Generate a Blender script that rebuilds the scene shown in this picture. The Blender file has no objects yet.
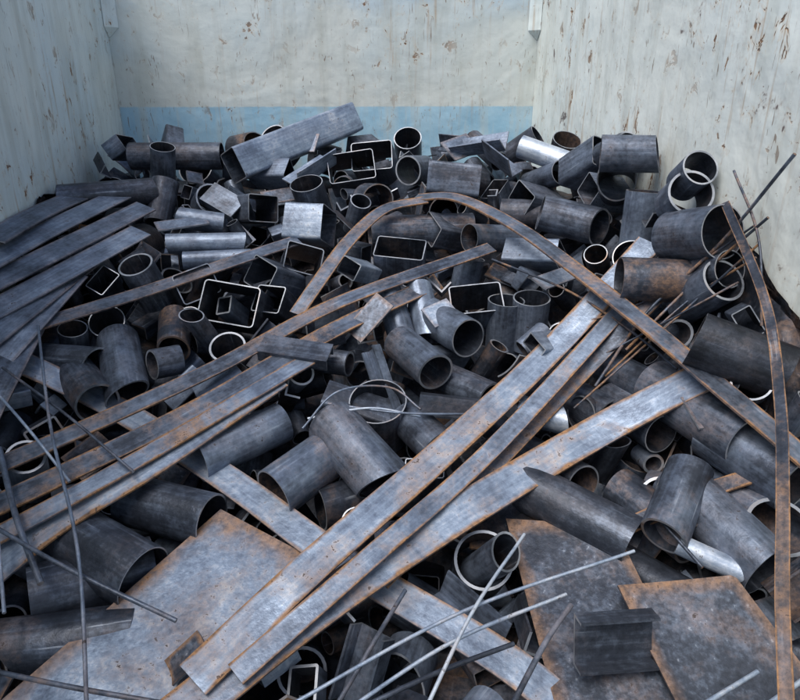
import bpy, math, random, bisect
from mathutils import Matrix, Vector, Quaternion, noise
from mathutils.bvhtree import BVHTree
rng=random.Random(11)
ZC=2.0
scene=bpy.context.scene
col=bpy.context.collection
# ---------------------------------------------------------------- heap surface
# survey of the heap: stations b (rows, from the back wall to the mouth) -> y, z(below eye), lateral spacing
ROWS=[(1.0,3.72,-.30,.530),(1.5,3.4,-.29,.500),(2.0,2.95,-.467,.448),(2.5,2.6,-.612,.406),(3.0,2.3,-.73,.370),(3.5,2.05,-.828,.340),
(4.0,1.82,-.903,.312),(4.5,1.62,-.964,.286),(5.0,1.45,-1.015,.265),(5.5,1.3,-1.056,.246),(6.0,1.17,-1.09,.230),(6.5,1.06,-1.128,.217),
(7.0,.96,-1.156,.203),(7.6,.80,-1.19,.20),(8.6,.5,-1.22,.20),(10.0,-.1,-1.25,.20)]
RT=[(1.5,[.75,.95,1,1,1,.97,.84,.62,.55]),(2.0,[.80,1,1,1,1,.97,.87,.66,.57]),(2.5,[.84,.98,1,1,1,.98,.90,.72,.57]),
(3.0,[.88,.97,1,1,1,.98,.92,.77,.62]),(3.5,[.92,1,1,1,1,.98,.93,.82,.68]),(4.0,[.95,1,1,1,1,.99,.94,.86,.75]),
(4.5,[1,1,1,1,1,1,.97,.90,.82]),(5.0,[1,1,1,1,1,1,.97,.93,.87]),(5.5,[1,1,1,1,1,1,.98,.96,.91]),(6.5,[1]*9)]
CR=Matrix.Rotation(math.radians(5),4,'Z')
CRi=CR.inverted()
XL,XR,YB=-1.194,1.106,3.90
def lerp(a,b,t): return a+(b-a)*t
def tab(T,b):
    ks=[r[0] for r in T]
    if b<=ks[0]: return T[0],T[0],0
    if b>=ks[-1]: return T[-1],T[-1],0
    i=bisect.bisect_right(ks,b)-1
    return T[i],T[i+1],(b-ks[i])/(ks[i+1]-ks[i])
def Praw(a,b,h=0.0):
    A,B,t=tab(ROWS,b); y,z,k=[lerp(A[i],B[i],t) for i in (1,2,3)]
    A,B,t=tab(RT,b); aa=min(max(a,0),7.999); i=int(aa); f=aa-i
    r=lerp(lerp(A[1][i],A[1][i+1],f),lerp(B[1][i],B[1][i+1],f),t)
    return Vector(((a-4)*k*r,y*r,z*r+h+ZC))
def P0(a,b,h=0.0,m=.03):
    q=CRi@Praw(a,b,h); q.x=min(max(q.x,XL+m),XR-m); q.y=min(q.y,YB-m)
    return CR@q
def P(a,b,h=0.0):
    # pieces stacked higher sit on lower neighbours, i.e. further down the slope
    return P0(a,b+h*min(3.2,1.6+.35*b),h)
def inside(p,m=0.0):
    q=CRi@p
    return XL+m<q.x<XR-m and q.y<YB-m
# ---------------------------------------------------------------- node helpers
def newmat(name):
    m=bpy.data.materials.new(name); m.use_nodes=True; nt=m.node_tree; nt.nodes.clear(); return m,nt
class N:
    def __init__(s,nt): s.nt=nt
    def n(s,t,**kw):
        x=s.nt.nodes.new(t)
        for k,v in kw.items(): setattr(x,k,v)
        return x
    def l(s,a,b): s.nt.links.new(a,b)
    def val(s,sock,v):
        if isinstance(v,(int,float,tuple,list)): sock.default_value=v
        else: s.l(v,sock)
    def math(s,op,a,b=0.0,c=None,clamp=False):
        x=s.n('ShaderNodeMath',operation=op,use_clamp=clamp); s.val(x.inputs[0],a); s.val(x.inputs[1],b)
        if c is not None: s.val(x.inputs[2],c)
        return x.outputs[0]
    def mix(s,f,a,b,bt='MIX'):
        x=s.n('ShaderNodeMix',data_type='RGBA',blend_type=bt); s.val(x.inputs[0],f); s.val(x.inputs[6],a); s.val(x.inputs[7],b); return x.outputs[2]
    def noise(s,vec,scale,detail=4,rough=.55,dist=0):
        x=s.n('ShaderNodeTexNoise'); s.l(vec,x.inputs['Vector']); x.inputs['Scale'].default_value=scale; x.inputs['Detail'].default_value=detail; x.inputs['Roughness'].default_value=rough; x.inputs['Distortion'].default_value=dist; return x.outputs[0]
    def mapr(s,v,a,b,c=0,d=1):
        x=s.n('ShaderNodeMapRange'); s.val(x.inputs[0],v); 
        for i,q in enumerate((a,b,c,d)): s.val(x.inputs[i+1],q)
        x.clamp=True
        return x.outputs[0]
    def scalev(s,vec,sc,loc=(0,0,0)):
        x=s.n('ShaderNodeMapping'); s.l(vec,x.inputs[0]); x.inputs['Scale'].default_value=sc; x.inputs['Location'].default_value=loc; return x.outputs[0]
def c4(r,g,b): return (r,g,b,1)
# steel -----------------------------------------------------------
def steel_mat(name,cut=False):
    m,nt=newmat(name); k=N(nt)
    out=k.n('ShaderNodeOutputMaterial'); bs=k.n('ShaderNodeBsdfPrincipled'); k.l(bs.outputs[0],out.inputs[0])
    at=k.n('ShaderNodeAttribute',attribute_name='tint'); sp=k.n('ShaderNodeSeparateColor'); k.l(at.outputs['Color'],sp.inputs[0])
    tone,rust,acr=sp.outputs[0],sp.outputs[1],sp.outputs[2]
    lp=k.n('ShaderNodeAttribute',attribute_name='lpos').outputs['Vector']
    n1=k.noise(lp,11,3,.6)
    if cut:
        base=k.mix(k.mapr(n1,.35,.68),c4(.15,.17,.20),c4(.58,.61,.66))
        base=k.mix(k.mapr(k.math('ADD',n1,k.math('MULTIPLY',rust,.4)),.60,.80,0,.9),base,c4(.20,.12,.075))
        k.l(base,bs.inputs['Base Color']); bs.inputs['Metallic'].default_value=.5; bs.inputs['Roughness'].default_value=.42
        return m
    n2=k.noise(lp,65,3,.7); n3=k.noise(k.scalev(lp,(90,90,5)),1,2,.6)
    n4=k.noise(lp,4.5,4,.65,.6)
    t=k.math('ADD',tone,k.math('MULTIPLY',k.math('SUBTRACT',n1,.5),.75))
    t=k.math('ADD',t,k.math('MULTIPLY',k.math('SUBTRACT',n3,.5),.40))
    t=k.math('ADD',t,k.math('MULTIPLY',k.math('SUBTRACT',n4,.5),.45))
    t=k.math('ADD',t,k.math('MULTIPLY',k.math('SUBTRACT',n2,.5),.45),clamp=True)
    cr=k.n('ShaderNodeValToRGB'); k.l(t,cr.inputs[0]); e=cr.color_ramp.elements
    e[0].position=0; e[0].color=c4(.016,.019,.026); e[1].position=1; e[1].color=c4(.54,.60,.68)
    for p,c in ((.3,c4(.052,.062,.084)),(.6,c4(.165,.205,.275)),(.8,c4(.29,.36,.465))):
        q=e.new(p); q.color=c
    base=cr.outputs[0]
    scr=k.math('MULTIPLY',k.mapr(n3,.66,.72),k.mapr(n1,.45,.6,0,.5)); base=k.mix(scr,base,c4(.45,.49,.55))
    # rust film, heavier near sheared edges
    edge=k.mapr(k.math('ADD',acr,k.math('MULTIPLY',k.math('SUBTRACT',n1,.5),.6)),.78,.97)
    rm=k.math('ADD',k.math('MULTIPLY',edge,k.mapr(rust,0,.5,.2,.95)),k.math('MULTIPLY',k.math('ADD',rust,.03),k.mapr(k.math('ADD',n4,k.math('MULTIPLY',n2,.2)),.58,.76)),clamp=True)
    rcol=k.mix(k.mapr(n2,.3,.7),c4(.10,.060,.040),c4(.40,.215,.10))
    base=k.mix(rm,base,rcol)
    spots=k.math('MULTIPLY',k.mapr(n2,.62,.68),k.mapr(n4,.42,.60,0,.9))
    base=k.mix(spots,base,c4(.05,.036,.032))
    k.l(base,bs.inputs['Base Color'])
    met=k.mapr(rm,0,1,.5,.1); k.l(met,bs.inputs['Metallic'])
    ro=k.math('ADD',k.mapr(n4,.35,.65,.36,.58),k.math('MULTIPLY',rm,.25),clamp=True); k.l(ro,bs.inputs['Roughness'])
    bp=k.n('ShaderNodeBump'); bp.inputs['Strength'].default_value=.3; bp.inputs['Distance'].default_value=.004
    k.l(k.math('ADD',n2,k.math('MULTIPLY',n1,2.5)),bp.inputs['Height']); k.l(bp.outputs[0],bs.inputs['Normal'])
    return m
STEEL=steel_mat('mill_scale_steel'); CUT=steel_mat('saw_cut_steel',True)
# ---------------------------------------------------------------- mesh pieces
class Piece:
    def __init__(s): s.v=[];s.f=[];s.m=[];s.sm=[];s.lp=[];s.t=[]
    def add(s,vs,fs,mat=0,smooth=False,lps=None,acr=None,tone=.3,rust=.1):
        o=len(s.v); s.v+=vs
        for f in fs: s.f.append(tuple(i+o for i in f)); s.m.append(mat); s.sm.append(smooth)
        s.lp+= lps if lps else [tuple(v) for v in vs]
        s.t+=[(tone,rust,acr[i] if acr else 0.0,1.0) for i in range(len(vs))]
    def xf(s,M): s.v=[M@Vector(v) for v in s.v]; return s
    def shift(s,r):
        o=(r.uniform(-40,40),r.uniform(-40,40),r.uniform(-40,40)); s.lp=[(a+o[0],b+o[1],c+o[2]) for a,b,c in s.lp]; return s
    def merge(s,q):
        o=len(s.v); s.v+=q.v; s.f+=[tuple(i+o for i in f) for f in q.f]; s.m+=q.m; s.sm+=q.sm; s.lp+=q.lp; s.t+=q.t
    def bvh(s): return BVHTree.FromPolygons([tuple(v) for v in s.v],s.f)
    def obj(s,name,origin=None):
        if origin is None:
            origin=sum((Vector(v) for v in s.v),Vector())/len(s.v)
        me=bpy.data.meshes.new(name); me.from_pydata([tuple(Vector(v)-origin) for v in s.v],[],s.f)
        me.materials.append(STEEL); me.materials.append(CUT)
        me.polygons.foreach_set('material_index',s.m); me.polygons.foreach_set('use_smooth',s.sm)
        a=me.attributes.new('lpos','FLOAT_VECTOR','POINT'); a.data.foreach_set('vector',[c for p in s.lp for c in p])
        a=me.attributes.new('tint','FLOAT_COLOR','POINT'); a.data.foreach_set('color',[c for p in s.t for c in p])
        me.update(); ob=bpy.data.objects.new(name,me); ob.location=origin; col.objects.link(ob); return ob
def circle(r,n,oval=1.0): return [(r*math.cos(2*math.pi*i/n),r*oval*math.sin(2*math.pi*i/n)) for i in range(n)]
def rrect(a,b,rad,seg=3):
    pts=[]
    for cx,cy,a0 in ((a/2-rad,b/2-rad,0),(-a/2+rad,b/2-rad,90),(-a/2+rad,-b/2+rad,180),(a/2-rad,-b/2+rad,270)):
        for i in range(seg+1):
            an=math.radians(a0+90*i/seg); pts.append((cx+rad*math.cos(an),cy+rad*math.sin(an)))
    return pts
def hollow(outer,inner,L,tone,rust,s0=(0,0),s1=(0,0)):
    p=Piece(); n=len(outer)
    def z0(x,y): return s0[0]*x+s0[1]*y
    def z1(x,y): return L+s1[0]*x+s1[1]*y
    def ring(pr,zf): return [(x,y,zf(x,y)) for x,y in pr]
    q=[(i,(i+1)%n,n+(i+1)%n,n+i) for i in range(n)]
    qr=[f[::-1] for f in q]
    p.add(ring(outer,z0)+ring(outer,z1),q,0,True,tone=tone,rust=rust)
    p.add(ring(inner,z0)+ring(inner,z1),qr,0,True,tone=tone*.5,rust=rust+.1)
    p.add(ring(outer,z0)+ring(inner,z0),qr,1,False,tone=tone,rust=rust)
    p.add(ring(outer,z1)+ring(inner,z1),q,1,False,tone=tone,rust=rust)
    return p
def pipe(R,L,tone,rust,t=None,r=rng,n=36):
    t=t or r.choice((.0035,.005,.007)); ov=r.uniform(.95,1.0)
    sl=lambda: (r.gauss(0,.05),r.gauss(0,.05)) if r.random()<.78 else (r.uniform(-.7,.7),r.uniform(-.3,.3))
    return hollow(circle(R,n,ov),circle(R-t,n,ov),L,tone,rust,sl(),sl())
def boxtube(a,b,L,tone,rust,t=.005,r=rng):
    rad=min(a,b)*.10
    sl=lambda: (r.gauss(0,.03),r.gauss(0,.03)) if r.random()<.8 else (r.uniform(-.5,.5),0)
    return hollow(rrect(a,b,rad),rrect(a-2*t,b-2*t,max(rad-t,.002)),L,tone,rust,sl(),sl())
def prof_solid(pr,L,tone,rust,sl=0.0):
    p=Piece(); n=len(pr)
    r0=[(x,y,sl*x) for x,y in pr]; r1=[(x,y,L-sl*x) for x,y in pr]
    for i in range(n):
        j=(i+1)%n; p.add([r0[i],r0[j],r1[j],r1[i]],[(0,1,2,3)],0,False,tone=tone,rust=rust)
    p.add(r0,[tuple(range(n))[::-1]],1,False,tone=tone,rust=rust); p.add(r1,[tuple(range(n))],1,False,tone=tone,rust=rust)
    return p
def channel(a,b,L,tone,rust,t=.006): # U section
    pr=[(-a/2,0),(a/2,0),(a/2,b),(a/2-t,b),(a/2-t,t),(-a/2+t,t),(-a/2+t,b),(-a/2,b)]
    return prof_solid(pr,L,tone,rust)
def angle(a,b,L,tone,rust,t=.006):
    return prof_solid([(0,0),(a,0),(a,t),(t,t),(t,b),(0,b)],L,tone,rust)
def smallplate(a,b,tone,rust,t=.006,bend=0):
    p=Piece(); n=6; vs=[];ac=[]
    for s in (0,1):
        for i in range(n+1):
            for j in range(n+1):
                x=(i/n-.5)*a; y=(j/n-.5)*b; vs.append((x,y,bend*x*x/a+(t if s else 0)-0)); ac.append(max(abs(2*i/n-1),abs(2*j/n-1)))
    m=(n+1)**2; fs=[]
    for i in range(n):
        for j in range(n):
            k=i*(n+1)+j; f=(k,k+1,k+n+2,k+n+1); fs.append(f); fs.append(tuple(q+m for q in f[::-1]))
    p.add(vs,fs,0,False,acr=ac,tone=tone,rust=rust)
    bd=[i*(n+1) for i in range(n)]+[n*(n+1)+j for j in range(n)]+[i*(n+1)+n for i in range(n,0,-1)]+[j for j in range(n,0,-1)]
    for i in range(len(bd)):
        x,y=bd[i],bd[(i+1)%len(bd)]
        p.add([vs[x],vs[y],vs[y+m],vs[x+m]],[(0,1,2,3)],1,False,tone=tone,rust=rust)
    return p
def frame(pos,az,el,roll=0):
    a,e=math.radians(az),math.radians(el)
    d=Vector((math.sin(a)*math.cos(e),math.cos(a)*math.cos(e),math.sin(e)))
    q=d.to_track_quat('Z','Y'); 
    return Matrix.Translation(pos)@q.to_matrix().to_4x4()@Matrix.Rotation(math.radians(roll),4,'Z')
def catmull(pts,n=10):
    if len(pts)==2: return [pts[0].lerp(pts[1],i/n) for i in range(n+1)]
    Q=[pts[0]*2-pts[1]]+pts+[pts[-1]*2-pts[-2]]; out=[]
    for i in range(1,len(Q)-2):
        for k in range(n):
            t=k/n; a,b,c,d=Q[i-1:i+3]
            out.append(.5*((2*b)+(c-a)*t+(2*a-5*b+4*c-d)*t*t+(3*b-a-3*c+d)*t**3))
    out.append(Q[-2]); return out
def strip(pts,w,t,tone,rust,nrm=(0,-.38,1),nrm2=None,r=rng):
    C=catmull(pts); p=Piece(); n=len(C); n0=Vector(nrm).normalized(); n1=Vector(nrm2).normalized() if nrm2 else n0
    tops=[];ac=[];lps=[];bots=[]; s=0
    cols=(-1,-.9,-.45,0,.45,.9,1)
    wob=r.uniform(0,50)
    for i,c in enumerate(C):
        tg=(C[min(i+1,n-1)]-C[max(i-1,0)]).normalized(); nn=n0.lerp(n1,i/(n-1)); side=tg.cross(nn).normalized(); up=side.cross(tg).normalized()
        if i: s+=(c-C[i-1]).length
        dz=noise.noise(Vector((s*1.3+wob,0,0)))*.006
        for q in cols:
            tops.append(c+side*(q*w/2)+up*(t/2+dz)); bots.append(c+side*(q*w/2)+up*(dz-t/2)); ac.append(abs(q)); lps.append((q*w/2,0,s))
    m=len(cols); fs=[(i*m+j,i*m+j+1,(i+1)*m+j+1,(i+1)*m+j) for i in range(n-1) for j in range(m-1)]
    p.add(tops,fs,0,True,lps=lps,acr=ac,tone=tone,rust=rust)
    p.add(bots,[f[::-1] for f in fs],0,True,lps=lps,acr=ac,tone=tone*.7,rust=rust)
    for j in (0,m-1):
        vs=[];l=[]
        for i in range(n): vs+=[tops[i*m+j],bots[i*m+j]]; l+=[lps[i*m+j]]*2
        p.add(vs,[(2*i,2*i+1,2*i+3,2*i+2) for i in range(n-1)],0,True,lps=l,acr=[.9]*len(vs),tone=tone,rust=rust)
    for i in (0,n-1):
        p.add([tops[i*m],tops[i*m+m-1],bots[i*m+m-1],bots[i*m]],[(0,1,2,3)],1,False,tone=tone,rust=rust)
    return p
def rod(pts,rad,tone,rust,seg=8):
    C=catmull(pts); p=Piece(); n=len(C); vs=[];lps=[]; s=0
    for i,c in enumerate(C):
        tg=(C[min(i+1,n-1)]-C[max(i-1,0)]).normalized(); a=tg.orthogonal().normalized(); 
        a=(Vector((0,0,1))-tg*tg.z).normalized() if abs(tg.z)<.95 else a; b=tg.cross(a)
        if i: s+=(c-C[i-1]).length
        for j in range(seg):
            an=2*math.pi*j/seg; vs.append(c+a*rad*math.cos(an)+b*rad*math.sin(an)); lps.append((rad*math.cos(an),rad*math.sin(an),s))
    p.add(vs,[(i*seg+j,i*seg+(j+1)%seg,(i+1)*seg+(j+1)%seg,(i+1)*seg+j) for i in range(n-1) for j in range(seg)],0,True,lps=lps,tone=tone,rust=rust)
    p.add(vs[:seg],[tuple(range(seg))[::-1]],1,tone=tone,rust=rust); p.add(vs[-seg:],[tuple(range(seg))],1,tone=tone,rust=rust)
    return p
def plate(c,t,tone,rust,r=rng):
    p=Piece(); n=14; tops=[];bots=[];ac=[];lps=[]
    nn=(c[2]-c[0]).cross(c[3]-c[1]).normalized()
    if nn.z<0: nn=-nn
    wob=r.uniform(0,40)
    for i in range(n+1):
        for j in range(n+1):
            a,b=i/n,j/n; q=c[0].lerp(c[1],a).lerp(c[3].lerp(c[2],a),b)
            q=q+nn*noise.noise(q*1.6+Vector((wob,0,0)))*.02
            tops.append(q+nn*t/2); bots.append(q-nn*t/2); ac.append(max(abs(2*a-1),abs(2*b-1))); lps.append(tuple(q))
    fs=[(i*(n+1)+j,i*(n+1)+j+1,(i+1)*(n+1)+j+1,(i+1)*(n+1)+j) for i in range(n) for j in range(n)]
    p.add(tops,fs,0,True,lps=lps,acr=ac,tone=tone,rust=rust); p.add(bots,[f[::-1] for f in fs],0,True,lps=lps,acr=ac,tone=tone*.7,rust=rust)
    bd=[i*(n+1) for i in range(n)]+[n*(n+1)+j for j in range(n)]+[i*(n+1)+n for i in range(n,0,-1)]+[j for j in range(n,0,-1)]
    for i in range(len(bd)):
        x,y=bd[i],bd[(i+1)%len(bd)]; p.add([tops[x],tops[y],bots[y],bots[x]],[(0,1,2,3)],0,False,lps=[lps[x],lps[y],lps[y],lps[x]],acr=[.88]*4,tone=tone,rust=rust)
    return p
placed=[]  # (center, radius, bvh)
def reg(p):
    vs=[Vector(v) for v in p.v]; c=sum(vs,Vector())/len(vs); R=max((v-c).length for v in vs); placed.append((c,R,p.bvh()))
def put(p,name):
    p.shift(rng); reg(p); return p.obj(name)
def keep_in(p,m=.008):
    # push a piece bodily back inside the container if it crosses a wall
    q=[CRi@Vector(v) for v in p.v]
    dx=max(0,XL+m-min(v.x for v in q))-max(0,max(v.x for v in q)-(XR-m)); dy=-max(0,max(v.y for v in q)-(YB-m))
    if dx or dy: p.xf(Matrix.Translation(CR.to_3x3()@Vector((dx,dy,0))))
    return p
# ---------------------------------------------------------------- long bars
def S(w,pts,tone,rust,t=.005,**kw): put(strip([P(*q) for q in pts],w,t,tone,rust,**kw),'steel_flat_bar')
S(.078,[(.2,3.62,.03),(1.2,4.1,.03),(2.3,4.80,.04),(3.4,5.62,.04),(5.0,6.6,.04),(5.8,7.2,.03)],.76,.35)
# long diagonals from the mouth to the back right
S(.095,[(1.75,7.2,.10),(3.2,6.12,.115),(4.6,5.15,.12),(6.0,4.3,.12),(7.25,3.68,.12)],.70,.55,t=.006)
S(.082,[(2.05,6.8,.12),(3.2,5.68,.14),(4.3,4.65,.15),(5.4,3.6,.14),(6.45,2.5,.12)],.76,.5)
S(.05,[(2.45,6.75,.13),(3.7,5.65,.145),(4.9,4.5,.15),(6.25,3.05,.14)],.64,.6)
S(.05,[(3.8,5.85,.08),(4.7,4.9,.10),(5.6,3.95,.11),(6.6,2.95,.10)],.5,.7)
# left group
S(.095,[(-.3,6.0,.08),(.6,5.25,.10),(1.6,4.62,.12),(2.8,3.80,.12)],.74,.55)
S(.07,[(-.3,5.25,.10),(.8,4.72,.12),(2.0,4.10,.13),(3.3,3.35,.13),(4.2,2.92,.12)],.46,.7)
S(.055,[(-.3,5.6,.11),(.8,5.0,.13),(1.9,4.35,.135),(3.2,3.55,.13)],.66,.75)
S(.06,[(-.3,4.85,.12),(.8,4.35,.13),(2.2,3.70,.14),(3.4,3.05,.15),(4.9,2.5,.13)],.46,.45)
# arched bar over the top, running down to the right
S(.060,[(4.15,2.00,.13),(4.55,2.02,.18),(5.1,2.33,.22),(5.7,2.80,.23),(6.4,3.40,.22),(7.1,4.02,.20),(7.7,4.52,.17),(8.2,4.95,.14)],.50,.6,t=.006)
S(.055,[(2.98,3.15,.10),(3.2,2.85,.14),(3.5,2.45,.17),(3.85,2.12,.16),(4.25,2.03,.14)],.46,.6)
S(.065,[(.45,3.27,.10),(1.4,2.97,.12),(2.3,2.65,.12),(3.0,2.42,.11)],.48,.25)
# bars stacked against the left wall
for a0,b0,a1,b1,h,tn in [(-.15,2.45,1.08,1.85,.07,.5),(-.2,2.72,1.3,1.93,.09,.62),(-.2,3.0,1.5,2.08,.11,.52),(-.25,3.3,1.45,2.33,.11,.64),(-.3,3.65,1.05,2.53,.11,.52),(-.3,4.05,.8,2.75,.10,.6),(-.2,4.4,.45,3.1,.09,.5)]:
    S(.092,[(a0,b0,h+.02),((a0+a1)/2,(b0+b1)/2,h+.01),(a1,b1,h)],tn,.08,nrm=(.25,-.3,1))
# bar standing along the right side
put(strip([Vector(q) for q in [(.88,1.78,1.71),(.842,1.434,1.545),(.76,1.168,1.42),(.677,.966,1.323),(.618,.822,1.231),(.56,.66,1.13)]],.022,.005,.25,.6,nrm=(-.6,-.7,.5)),'steel_flat_bar')
S(.04,[(6.2,5.3,.06),(7.0,4.95,.08),(7.6,4.75,.10)],.25,.5)
# ---------------------------------------------------------------- plates
def PL(c,tone,rust,t=.006): put(plate([P(*q) for q in c],t,tone,rust),'steel_plate')
PL([(-.3,7.4,.02),(2.22,5.10,.04),(3.5,5.80,.02),(1.7,7.6,.02)],.73,.4)
PL([(5.05,5.2,.04),(6.12,5.26,.06),(6.95,7.1,.05),(5.55,7.3,.03)],.32,.25)
PL([(6.12,5.9,.09),(7.25,5.80,.10),(8.1,7.0,.07),(6.7,7.2,.06)],.34,.25)
PL([(4.75,4.9,.0),(5.4,5.0,.0),(5.3,5.6,.0),(4.7,5.5,-.02)],.25,.3)
# ---------------------------------------------------------------- rods
def RD(pts,rad=.004,tone=.4,rust=.2): put(rod([P(*q) for q in pts],rad,tone,rust),'steel_rod')
RD([(-.1,3.75,.16),(.4,4.3,.18),(.8,4.85,.14)],.004,.8)
RD([(-.1,5.2,.16),(.8,5.75,.18),(1.85,6.28,.14)],.005,.45,.2)
RD([(.48,3.3,.15),(.65,4.3,.2),(.95,5.6,.2),(1.3,7.1,.16)],.004,.6,.2)
RD([(.15,3.72,.16),(.8,4.2,.17),(1.42,4.75,.15)],.004,.4)
RD([(-.1,4.3,.16),(.1,5.1,.17),(.2,6.2,.14)],.004,.8)
RD([(.12,4.5,.15),(.3,5.2,.16),(.55,5.9,.14)],.007,.5)
RD([(-.1,6.72,.09),(.9,6.85,.11),(1.95,6.98,.11)],.005,.4,.6)
RD([(2.9,7.0,.16),(4.6,6.2,.16),(6.25,5.58,.15)],.0038,.85)
RD([(4.2,7.0,.17),(4.7,6.2,.18),(5.2,5.4,.14)],.004,.95)
RD([(3.4,7.05,.15),(4.5,6.5,.15),(5.6,6.0,.13)],.004,.85)
RD([(3.3,7.1,.14),(4.3,6.75,.14),(5.1,6.5,.12)],.005,.35)
RD([(3.4,7.0,.12),(3.8,6.4,.13),(4.05,5.95,.10)],.005,.45)
RD([(4.9,7.1,.13),(5.4,6.5,.13),(5.65,6.1,.12)],.006,.4)
RD([(6.4,7.05,.16),(7.3,6.72,.16)],.0045,.9)
RD([(7.0,7.05,.16),(8.0,6.65,.16)],.005,.8)
RD([(6.43,5.12,.12),(6.9,5.75,.15)],.004,.4,1.7)
RD([(7.73,2.0,.24),(7.1,2.6,.17),(6.4,3.2,.15),(5.9,3.9,.13)],.0045,.35,1.0)
RD([(7.55,2.42,.16),(6.9,2.9,.14),(6.2,3.55,.13)],.004,.35,1.5)
RD([(7.45,2.75,.14),(6.8,3.1,.13),(6.0,3.8,.12)],.003,.35,1.6)
RD([(7.5,2.6,.12),(6.7,3.25,.13),(5.7,4.1,.12)],.003,.35,1.4)
RD([(7.3,2.95,.12),(6.6,3.3,.16),(5.95,3.6,.12)],.003,.35,1.2)
RD([(7.4,2.5,.18),(6.95,2.75,.17),(6.35,3.1,.16),(5.7,3.3,.14)],.003,.35,1.5)
RD([(7.25,1.9,.13),(7.45,2.6,.17),(7.5,3.4,.14)],.0035,.35,1.2)
RD([(4.9,2.62,.15),(5.6,2.95,.17),(6.2,3.35,.15),(6.7,3.75,.12)],.004,.3,1.1)
RD([(3.1,4.2,.13),(3.7,4.10,.15),(4.2,4.18,.13)],.0035,.9)
RD([(3.05,4.3,.13),(3.4,3.95,.19),(3.9,3.9,.15),(4.2,4.1,.12)],.003,.6,.9)
RD([(3.3,4.05,.13),(4.0,4.15,.15),(4.7,4.15,.12)],.0035,.6,.6)
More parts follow.
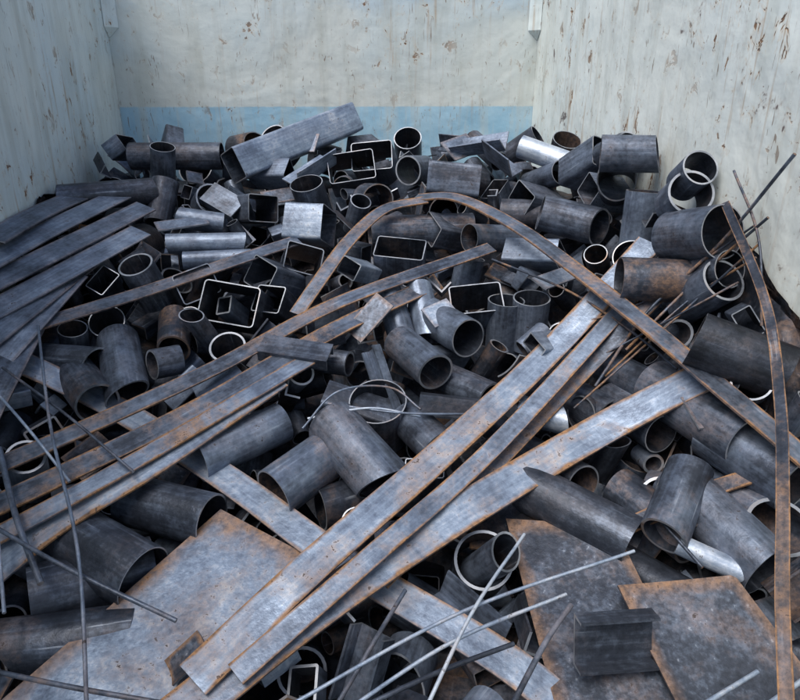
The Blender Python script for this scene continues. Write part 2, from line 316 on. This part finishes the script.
# ---------------------------------------------------------------- tube offcuts on the surface
def T(a,b,h,R,L,az,el,tone=None,rust=None):
    R*=.88 if b<3.2 else .68; L*=.85 if b<3.2 else .64
    put(keep_in(pipe(R,L,(rng.uniform(.12,.4) if tone is None else tone)+rng.uniform(.0,.13),rng.choice((.02,.05,.1,.25)) if rust is None else rust).xf(frame(P(a,b,h*.7),az,el,rng.uniform(0,360)))),'steel_pipe_offcut')
for q in [
(4.08,1.72,.13,.075,.22,25,-5,.4),(5.38,1.37,.08,.066,.18,-60,-35,.25),(5.40,1.50,.14,.055,.42,118,-16,.9,.02),
(5.97,2.30,.12,.078,.30,-45,5,.35),(6.41,2.0,.16,.072,.26,0,-88,.5),(6.98,2.03,.12,.076,.15,5,-25,.4),
(7.22,2.44,.14,.085,.24,-18,-15,.35),(7.0,1.80,.14,.060,.14,0,-30,.4),(6.36,1.83,.08,.08,.2,20,-20,.25),
(6.62,1.62,.10,.07,.22,-80,0,.3),(6.45,1.5,.1,.06,.2,-20,-20,.3),(7.38,3.45,.12,.105,.34,115,-15,.10),(6.9,2.85,.06,.072,.24,-80,0,.25,.6),
(4.67,3.40,.14,.095,.38,-30,2,.4),(4.35,3.73,.14,.090,.36,-28,4,.35),(3.78,4.02,.12,.125,.25,0,-68,.3),
(2.30,3.48,.12,.090,.2,0,-60,.3),(1.10,3.22,.10,.090,.2,-10,-50,.3),(1.30,3.95,.06,.10,.46,-25,15,.4),(1.75,3.5,.05,.08,.3,-15,15,.25,.6),
(2.0,4.62,.07,.088,.42,48,5,.5,.1),(2.75,4.95,.08,.102,.50,40,8,.45,.5),
(3.85,4.85,.10,.110,.40,-38,16,.42,.15),(4.4,4.5,.05,.085,.3,-30,5,.3),(4.83,5.62,.06,.105,.2,0,-52,.3),
(5.80,4.15,.04,.08,.3,60,-10,.3),(7.45,4.48,.10,.108,.50,-24,4,.42,.25),(5.82,4.85,.05,.08,.35,-30,-5,.2),
(6.86,4.70,.10,.08,.34,215,-20,.35,.3),(7.6,5.75,.10,.105,.46,-22,12,.42,.1),(7.9,4.9,.1,.105,.36,-25,5,.35),
(6.32,5.45,.06,.095,.46,-52,8,.25),(7.3,5.75,.12,.035,.20,-60,10,.85),(6.9,5.45,.05,.085,.36,-30,5,.3,.5),
(5.05,3.02,.12,.072,.22,5,-84,.4),(5.3,3.0,.12,.072,.22,-5,-84,.45),(3.88,2.92,.14,.055,.24,160,-40,.5),(4.18,2.90,.14,.055,.24,165,-40,.55),
(1.32,1.58,.05,.072,.5,88,0,.2,.1),(1.68,1.82,.10,.068,.24,190,-55,.3),(2.35,1.62,.08,.06,.2,-20,-40,.4),(2.58,1.5,.09,.055,.2,10,-70,.5),
(1.48,1.92,.09,.065,.46,235,0,.2),(1.7,2.45,.10,.045,.34,85,0,.65,.05),(1.85,2.62,.08,.04,.3,80,0,.55,.05),(2.25,2.25,.08,.05,.22,-90,8,.5),
(.7,5.35,.02,.115,.42,120,-5,.25),(.3,6.0,.0,.115,.42,60,-5,.25),(1.3,5.0,.0,.1,.4,110,0,.3),(.1,6.5,-.02,.10,.4,80,0,.25),
(.75,3.75,.0,.095,.35,140,-5,.25),(.4,3.6,-.02,.08,.3,100,0,.25),
(5.0,2.15,.04,.07,.28,100,0,.25),(5.6,1.75,.08,.06,.24,-30,-20,.4),(4.5,1.8,.04,.07,.25,60,-10,.25),(6.5,3.9,.02,.08,.3,-25,0,.35),
(6.1,4.2,.0,.09,.36,-30,0,.25),(6.6,4.35,.04,.08,.36,-20,0,.35),(6.95,6.1,0,.08,.3,-40,0,.2),
(7.75,5.3,.08,.09,.36,-20,-10,.35),(7.5,4.0,.06,.09,.3,-20,-10,.25),(7.65,3.85,.08,.07,.26,30,-30,.3),(3.2,5.1,-.02,.085,.3,60,0,.15),(3.5,3.65,.08,.06,.26,-70,0,.3),
(3.7,2.35,.04,.085,.5,80,0,.22,.4),(2.75,2.95,.02,.07,.25,-60,-20,.25),(4.9,4.0,.04,.08,.3,-40,0,.3),
(7.2,2.85,.08,.07,.22,-20,-40,.3),(7.3,2.7,.0,.06,.22,-20,-20,.3),(7.05,3.6,.05,.07,.22,-10,-40,.3),(6.3,2.6,.06,.07,.22,20,-30,.3),(5.6,3.35,.04,.06,.22,20,-30,.3),(6.6,5.0,.05,.08,.3,20,-40,.3),
(7.1,5.05,.05,.08,.3,-30,-20,.3),(4.2,3.05,.02,.06,.22,30,-40,.3),(1.9,3.2,.05,.07,.22,0,-40,.3),(3.25,4.75,.03,.07,.3,-20,-20,.3)]:
    T(*q)
def B(a,b,h,w,d,L,az,el,roll=0,tone=.3,rust=.05,t=.004):
    put(keep_in(boxtube(w*.95,d*.95,L,tone+.04,rust,t).xf(frame(P(a,b,h),az,el,roll))),'square_tube_offcut')
B(3.50,1.05,.14,.16,.15,.72,225,-14,20,.70,.08)
B(3.3,2.28,.12,.17,.15,.17,-75,0,25,.68,.05)
B(2.32,3.05,.12,.21,.15,.18,5,-30,8,.25,.1)
B(2.0,2.85,.10,.15,.12,.18,-25,-25,-15,.3,.1)
B(2.62,2.75,.09,.14,.12,.18,35,-25,15,.4,.1)
B(4.78,1.85,.10,.15,.14,.22,-85,5,15,.35)
B(3.52,1.68,.12,.22,.14,.22,0,-25,-8,.35,.05,.003)
B(3.72,1.58,.12,.20,.14,.22,8,-25,-6,.4,.05,.003)
B(4.0,2.5,.12,.2,.12,.14,0,-60,10,.35)
B(4.75,3.0,.10,.19,.13,.14,10,-55,-12,.35)
B(6.1,1.6,.09,.15,.13,.2,-30,-30,20,.4)
B(5.9,1.95,.1,.12,.10,.16,70,-10,30,.65)
B(5.3,3.5,.16,.08,.05,.13,50,-10,30,.65)
B(3.5,2.7,.14,.09,.07,.15,30,-20,20,.75)
B(2.7,3.0,.08,.12,.11,.2,20,-40,0,.25)
B(2.65,2.1,.08,.15,.12,.2,-40,-10,10,.35)
B(5.2,2.0,.08,.14,.1,.2,60,-15,25,.35)
B(4.3,2.3,.05,.14,.1,.2,60,-15,25,.3)
B(3.25,4.0,.02,.10,.10,.22,100,-15,25,.3)
B(2.9,1.75,.06,.12,.10,.2,-60,-5,40,.55)
B(5.6,2.6,.05,.13,.10,.2,-60,-5,40,.6)
B(3.05,2.6,.08,.15,.12,.2,-20,-30,20,.35)
def CH(a,b,h,w,d,L,az,el,roll,tone=.25,rust=.1,kind='c'):
    f=channel if kind=='c' else angle
    put(f(w,d,L,tone+.08,rust).xf(frame(P(a,b,h),az,el,roll)),'steel_channel_offcut' if kind=='c' else 'steel_angle_offcut')
CH(5.68,6.45,.12,.11,.04,.16,85,0,75,.25)
CH(2.65,3.45,.15,.08,.04,.22,100,-5,200,.3)
CH(2.4,2.1,.08,.10,.05,.18,-60,20,140,.35)
CH(4.2,3.95,.13,.07,.05,.2,95,-5,160,.2)
CH(5.1,1.8,.08,.1,.06,.2,-30,20,60,.4,.1,'a')
CH(3.75,3.5,.12,.07,.03,.24,150,-50,80,.4)
CH(3.0,1.9,.08,.1,.08,.25,40,20,20,.65,.1,'a')
CH(4.55,1.6,.06,.1,.08,.25,120,10,50,.5,.1,'a')
def SP(a,b,h,w,d,az,el,roll,tone,rust=.1):
    put(keep_in(smallplate(w,d,tone,rust).xf(frame(P(a,b,h),az,el,roll))),'steel_plate_offcut')
SP(4.6,1.5,.10,.16,.12,160,50,20,.6); SP(3.05,1.45,.1,.14,.1,200,40,0,.6); SP(4.4,3.15,.12,.10,.09,180,60,30,.8)
SP(7.05,4.15,.1,.12,.10,180,65,10,.5); SP(3.7,3.2,.14,.16,.08,200,40,60,.4); SP(1.85,2.25,.1,.2,.08,160,75,10,.65)
SP(5.55,2.8,.09,.2,.07,150,70,10,.75)
# ---------------------------------------------------------------- fill: the mass of the heap
heap=Piece()
fr=random.Random(5)
cnt=0
def rand_piece(r,s=1.0):
    tone=min(.9,max(.05,r.gauss(.36,.17))); rust=r.choice((0.0,.02,.05,.1,.15,.4))
    k=r.random()
    if k<.58:
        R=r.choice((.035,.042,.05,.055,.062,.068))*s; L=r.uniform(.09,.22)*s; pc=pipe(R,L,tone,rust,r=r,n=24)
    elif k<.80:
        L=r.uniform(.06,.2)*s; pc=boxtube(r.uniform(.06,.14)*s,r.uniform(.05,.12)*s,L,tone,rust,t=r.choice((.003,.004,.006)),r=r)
    elif k<.88:
        L=r.uniform(.08,.2)*s; pc=angle(r.uniform(.04,.08),r.uniform(.03,.07),L,tone,rust)
    elif k<.93:
        L=r.uniform(.08,.18)*s; pc=channel(r.uniform(.05,.10),r.uniform(.03,.05),L,tone,rust)
    else:
        L=0; pc=smallplate(r.uniform(.06,.18),r.uniform(.05,.12),tone+.1,rust,bend=r.choice((0,0,.4,-.5)))
    pc.v=[Vector(v)-Vector((0,0,L/2)) for v in pc.v]
    return pc
NC=10500
for it in range(NC):
    a=fr.uniform(-1.0,9.0) ; b=1.3+ (fr.random()**1.35)*7.7; s=1.0
    if it%4==0: a=fr.uniform(6.5,8.0); b=fr.uniform(1.3,5.0); s=fr.choice((.7,.9,1.1))
    if b<2.7 and it%4: s=1.3
    if it>6500: s=.75
    pc=rand_piece(fr,s)
    ok=False
    if fr.random()<.45: az=fr.gauss(0,45); el=fr.uniform(-70,10)
    else: az=fr.uniform(0,360); el=fr.gauss(0,30)
    ro=fr.uniform(0,360)
    h0=fr.uniform(-.01,.07)
    if b<1.75: h0-=.05
    if it>6500: h0-=.05
    if b<3.5 and a>7.12+(b-1.5)*.34: continue
    if not inside(Praw(a,b),.02): continue
    for dh in (0,-.05,-.10,-.16,-.22):
        M=frame(Praw(a,b,h0+dh),az,el,ro)
        vs=[M@Vector(v) for v in pc.v]
        if not all(inside(v,.010) for v in vs[::5]): break
        c=sum(vs,Vector())/len(vs); R=max((v-c).length for v in vs[::3])
        near=[q for q in placed if (q[0]-c).length<q[1]+R]
        bv=BVHTree.FromPolygons([tuple(v) for v in vs],pc.f)
        if any(bv.overlap(q[2]) for q in near): continue
        ok=True; break
    if ok:
        pc.v=vs; pc.shift(fr); placed.append((c,R,bv)); heap.merge(pc); cnt+=1
# dark compacted core of the heap
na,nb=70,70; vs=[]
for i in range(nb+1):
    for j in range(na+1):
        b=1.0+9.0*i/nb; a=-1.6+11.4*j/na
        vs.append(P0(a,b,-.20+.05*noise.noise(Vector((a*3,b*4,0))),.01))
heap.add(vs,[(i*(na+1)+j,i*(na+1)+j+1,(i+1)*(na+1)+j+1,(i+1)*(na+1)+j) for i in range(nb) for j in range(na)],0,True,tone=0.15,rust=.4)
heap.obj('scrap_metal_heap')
# ---------------------------------------------------------------- container
def paint_mat(name,band=False,haze=.3,wear=1.0,dim=1.0,scorch=False):
    m,nt=newmat(name); k=N(nt)
    out=k.n('ShaderNodeOutputMaterial'); bs=k.n('ShaderNodeBsdfPrincipled'); k.l(bs.outputs[0],out.inputs[0])
    tc=k.n('ShaderNodeTexCoord').outputs['Object']
    sx=k.n('ShaderNodeSeparateXYZ'); k.l(tc,sx.inputs[0]); X,Y,Z=sx.outputs
    n1=k.noise(tc,1.3,4,.55,.4); n2=k.noise(tc,7,4,.6); n3=k.noise(k.scalev(tc,(9,9,1.1)),1,4,.6,.2); n4=k.noise(tc,45,3,.7)
    D=lambda r,g,b: c4(r*dim,g*dim,b*dim)
    base=k.mix(k.mapr(n1,.3,.7),D(.66,.71,.68),D(.77,.80,.75))
    base=k.mix(k.mapr(n2,.45,.75,0,.4),base,D(.52,.59,.58))
    hz=k.math('MULTIPLY',k.mapr(n1,.44,.60),haze)  # diffuse blue haze painted into the wall colour, in soft noise patches
    base=k.mix(hz,base,c4(.32,.53,.68))
    if band:
        e=k.math('ADD',Z,k.math('MULTIPLY',k.math('SUBTRACT',n4,.5),.012))
        bm=k.mapr(e,1.897,1.903,1,0)
        bc=k.mix(k.mapr(n2,.3,.7),c4(.24,.46,.62),c4(.38,.59,.72))
        bc=k.mix(k.mapr(n3,.5,.7,0,.6),bc,c4(.55,.66,.69))
        base=k.mix(k.math('MULTIPLY',bm,.92),base,bc)
        sm=k.math('MULTIPLY',k.mapr(Z,2.34,2.46),k.mapr(k.noise(k.scalev(tc,(3,3,6),(3,1,0)),1,4,.6,.5),.48,.62,0,.35))
        base=k.mix(sm,base,c4(.18,.38,.60))
    dirt=k.mapr(n3,.50,.78,0,.65); base=k.mix(dirt,base,c4(.39,.41,.36))
    # rust chips, streaks below them, gouges
    area=k.mapr(n1,.48,.58,.35,1) if not band else k.mapr(n1,.5,.6,.2,1)
    vo=k.noise(k.scalev(tc,(15,15,10)),1,4,.75,.5)
    halo=k.math('MULTIPLY',k.mapr(vo,.55,.66,0,.5*wear),area)
    chip=k.math('MULTIPLY',k.mapr(vo,.645-.02*wear,.665-.02*wear),area)
    st=k.noise(k.scalev(tc,(34,34,2.2)),1,4,.65)
    streak=k.math('MULTIPLY',k.mapr(st,.58,.72,0,.7*wear),area)
    base=k.mix(halo,base,c4(.58,.46,.32))
    base=k.mix(streak,base,c4(.40,.28,.17))
    base=k.mix(chip,base,k.mix(k.mapr(n4,.35,.65),c4(.09,.05,.035),c4(.32,.18,.09)))
    gx=k.mapr(k.noise(k.scalev(tc,(40,40,7),(2,5,1)),1,2,.6,2.2),.65,.68)
    base=k.mix(k.math('MULTIPLY',gx,k.mapr(n2,.42,.58,0,.8)),base,c4(.20,.14,.10))
    if scorch:
        sc=k.noise(k.scalev(tc,(1,5.5,5),(0,2.3,.7)),1,5,.75,.3)
        base=k.mix(k.mapr(sc,.58,.66,0,.35),base,c4(.36,.30,.26))
        base=k.mix(k.mapr(sc,.635,.665,0,.85),base,c4(.10,.065,.06))
    spk=k.mapr(n4,.69,.72,0,.75); base=k.mix(spk,base,c4(.22,.16,.12))
    k.l(base,bs.inputs['Base Color']); k.l(k.mapr(n2,.3,.7,.42,.65),bs.inputs['Roughness'])
    bp=k.n('ShaderNodeBump'); bp.inputs['Strength'].default_value=.8; bp.inputs['Distance'].default_value=.045
    k.l(k.math('SUBTRACT',k.math('ADD',n1,k.math('MULTIPLY',n2,.15)),k.math('MULTIPLY',chip,.04)),bp.inputs['Height']); k.l(bp.outputs[0],bs.inputs['Normal'])
    return m
PA=paint_mat('worn_cream_paint',haze=.30,wear=1.1,dim=1.08); PBk=paint_mat('worn_two_tone_paint',True,.2,.9,.86); PR=paint_mat('worn_cream_paint_bare',haze=.12,wear=1.3,dim=1.04,scorch=True)
cont=bpy.data.objects.new('scrap_container',None); col.objects.link(cont); cont.rotation_euler=(0,0,math.radians(5))
def boxm(name,x0,x1,y0,y1,z0,z1,mat,sub=1,bev=0):
    import bmesh
    bm=bmesh.new(); bmesh.ops.create_cube(bm,size=1)
    for v in bm.verts: v.co=Vector((lerp(x0,x1,v.co.x+.5),lerp(y0,y1,v.co.y+.5),lerp(z0,z1,v.co.z+.5)))
    if bev: bmesh.ops.bevel(bm,geom=bm.edges[:],offset=bev,segments=2,affect='EDGES')
    me=bpy.data.meshes.new(name); bm.to_mesh(me); bm.free(); me.materials.append(mat)
    o=bpy.data.objects.new(name,me); col.objects.link(o); o.parent=cont; return o
ZT=2.62; Y0=-1.6
boxm('back_wall',XL-.05,XR+.05,YB,YB+.05,.12,ZT,PBk)
boxm('left_wall',XL-.05,XL,Y0,YB-.002,.12,ZT,PA)
boxm('right_wall',XR,XR+.05,Y0,YB-.002,.12,ZT,PR)
boxm('floor_plate',XL-.05,XR+.05,Y0,YB+.05,.06,.118,PA)
boxm('left_rail',XL-.09,XL+.012,Y0,YB+.09,ZT+.001,ZT+.10,PA,bev=.008)
boxm('right_rail',XR-.012,XR+.09,Y0,YB+.09,ZT+.001,ZT+.10,PR,bev=.008)
boxm('back_rail',XL+.014,XR-.014,YB-.012,YB+.09,ZT+.001,ZT+.10,PBk,bev=.008)
for i in range(7):
    y=Y0+.1+i*.88
    boxm('left_rib_%d'%i,XL-.12,XL-.051,y,y+.08,.121,ZT,PA,bev=.006); boxm('right_rib_%d'%i,XR+.051,XR+.12,y,y+.08,.121,ZT,PR,bev=.006)
def gusset(name,x,sx,mat):
    w=.055; z0=2.24
    vs=[(x,YB-.003,z0),(x+sx*w,YB-.003,z0+.05),(x+sx*w,YB-.003,ZT),(x,YB-.003,ZT),(x,YB-.003-w,z0+.05),(x,YB-.003-w,ZT)]
    me=bpy.data.meshes.new(name); me.from_pydata(vs,[],[(0,1,4),(1,2,5,4),(0,3,2,1),(0,4,5,3),(2,3,5)]); me.materials.append(mat)
    o=bpy.data.objects.new(name,me); col.objects.link(o); o.parent=cont
gusset('left_corner_post',XL+.003,1,PA); gusset('right_corner_post',XR-.003,-1,PA)
# ground
m,nt=newmat('concrete_yard'); k=N(nt); out=k.n('ShaderNodeOutputMaterial'); bs=k.n('ShaderNodeBsdfPrincipled'); k.l(bs.outputs[0],out.inputs[0])
tc=k.n('ShaderNodeTexCoord').outputs['Object']; k.l(k.mix(k.noise(tc,.8,8,.6),c4(.16,.155,.145),c4(.30,.29,.27)),bs.inputs['Base Color']); bs.inputs['Roughness'].default_value=.85
me=bpy.data.meshes.new('ground'); me.from_pydata([(-400,-400,0),(400,-400,0),(400,400,0),(-400,400,0)],[],[(0,1,2,3)]); me.materials.append(m)
col.objects.link(bpy.data.objects.new('ground',me))
# ---------------------------------------------------------------- light
EL,ROT=60,222
w=bpy.data.worlds.new('World'); scene.world=w; w.use_nodes=True; nt=w.node_tree; bg=nt.nodes['Background']
sky=nt.nodes.new('ShaderNodeTexSky'); sky.sky_type='NISHITA'; sky.sun_disc=False; sky.sun_elevation=math.radians(EL); sky.sun_rotation=math.radians(ROT)
sky.air_density=1.0; sky.dust_density=3
nt.links.new(sky.outputs[0],bg.inputs[0]); bg.inputs[1].default_value=.15
sl=bpy.data.lights.new('sun','SUN'); sl.energy=2.9; sl.angle=math.radians(42); sl.color=(1,.97,.93)
so=bpy.data.objects.new('sun',sl); col.objects.link(so)
el,rot=math.radians(EL),math.radians(ROT)
sd=Vector((math.sin(rot)*math.cos(el),math.cos(rot)*math.cos(el),math.sin(el))); so.rotation_euler=sd.to_track_quat('Z','Y').to_euler(); so.location=(0,0,6)
cam=bpy.data.cameras.new('camera'); co=bpy.data.objects.new('camera',cam); col.objects.link(co); co.location=(0,0,ZC); co.rotation_euler=(math.radians(90-22),0,0)
cam.sensor_width=36; cam.lens=29.25; cam.clip_start=.02; cam.clip_end=1000; scene.camera=co
scene.view_settings.view_transform='Standard'; scene.view_settings.look='None'; scene.view_settings.exposure=0
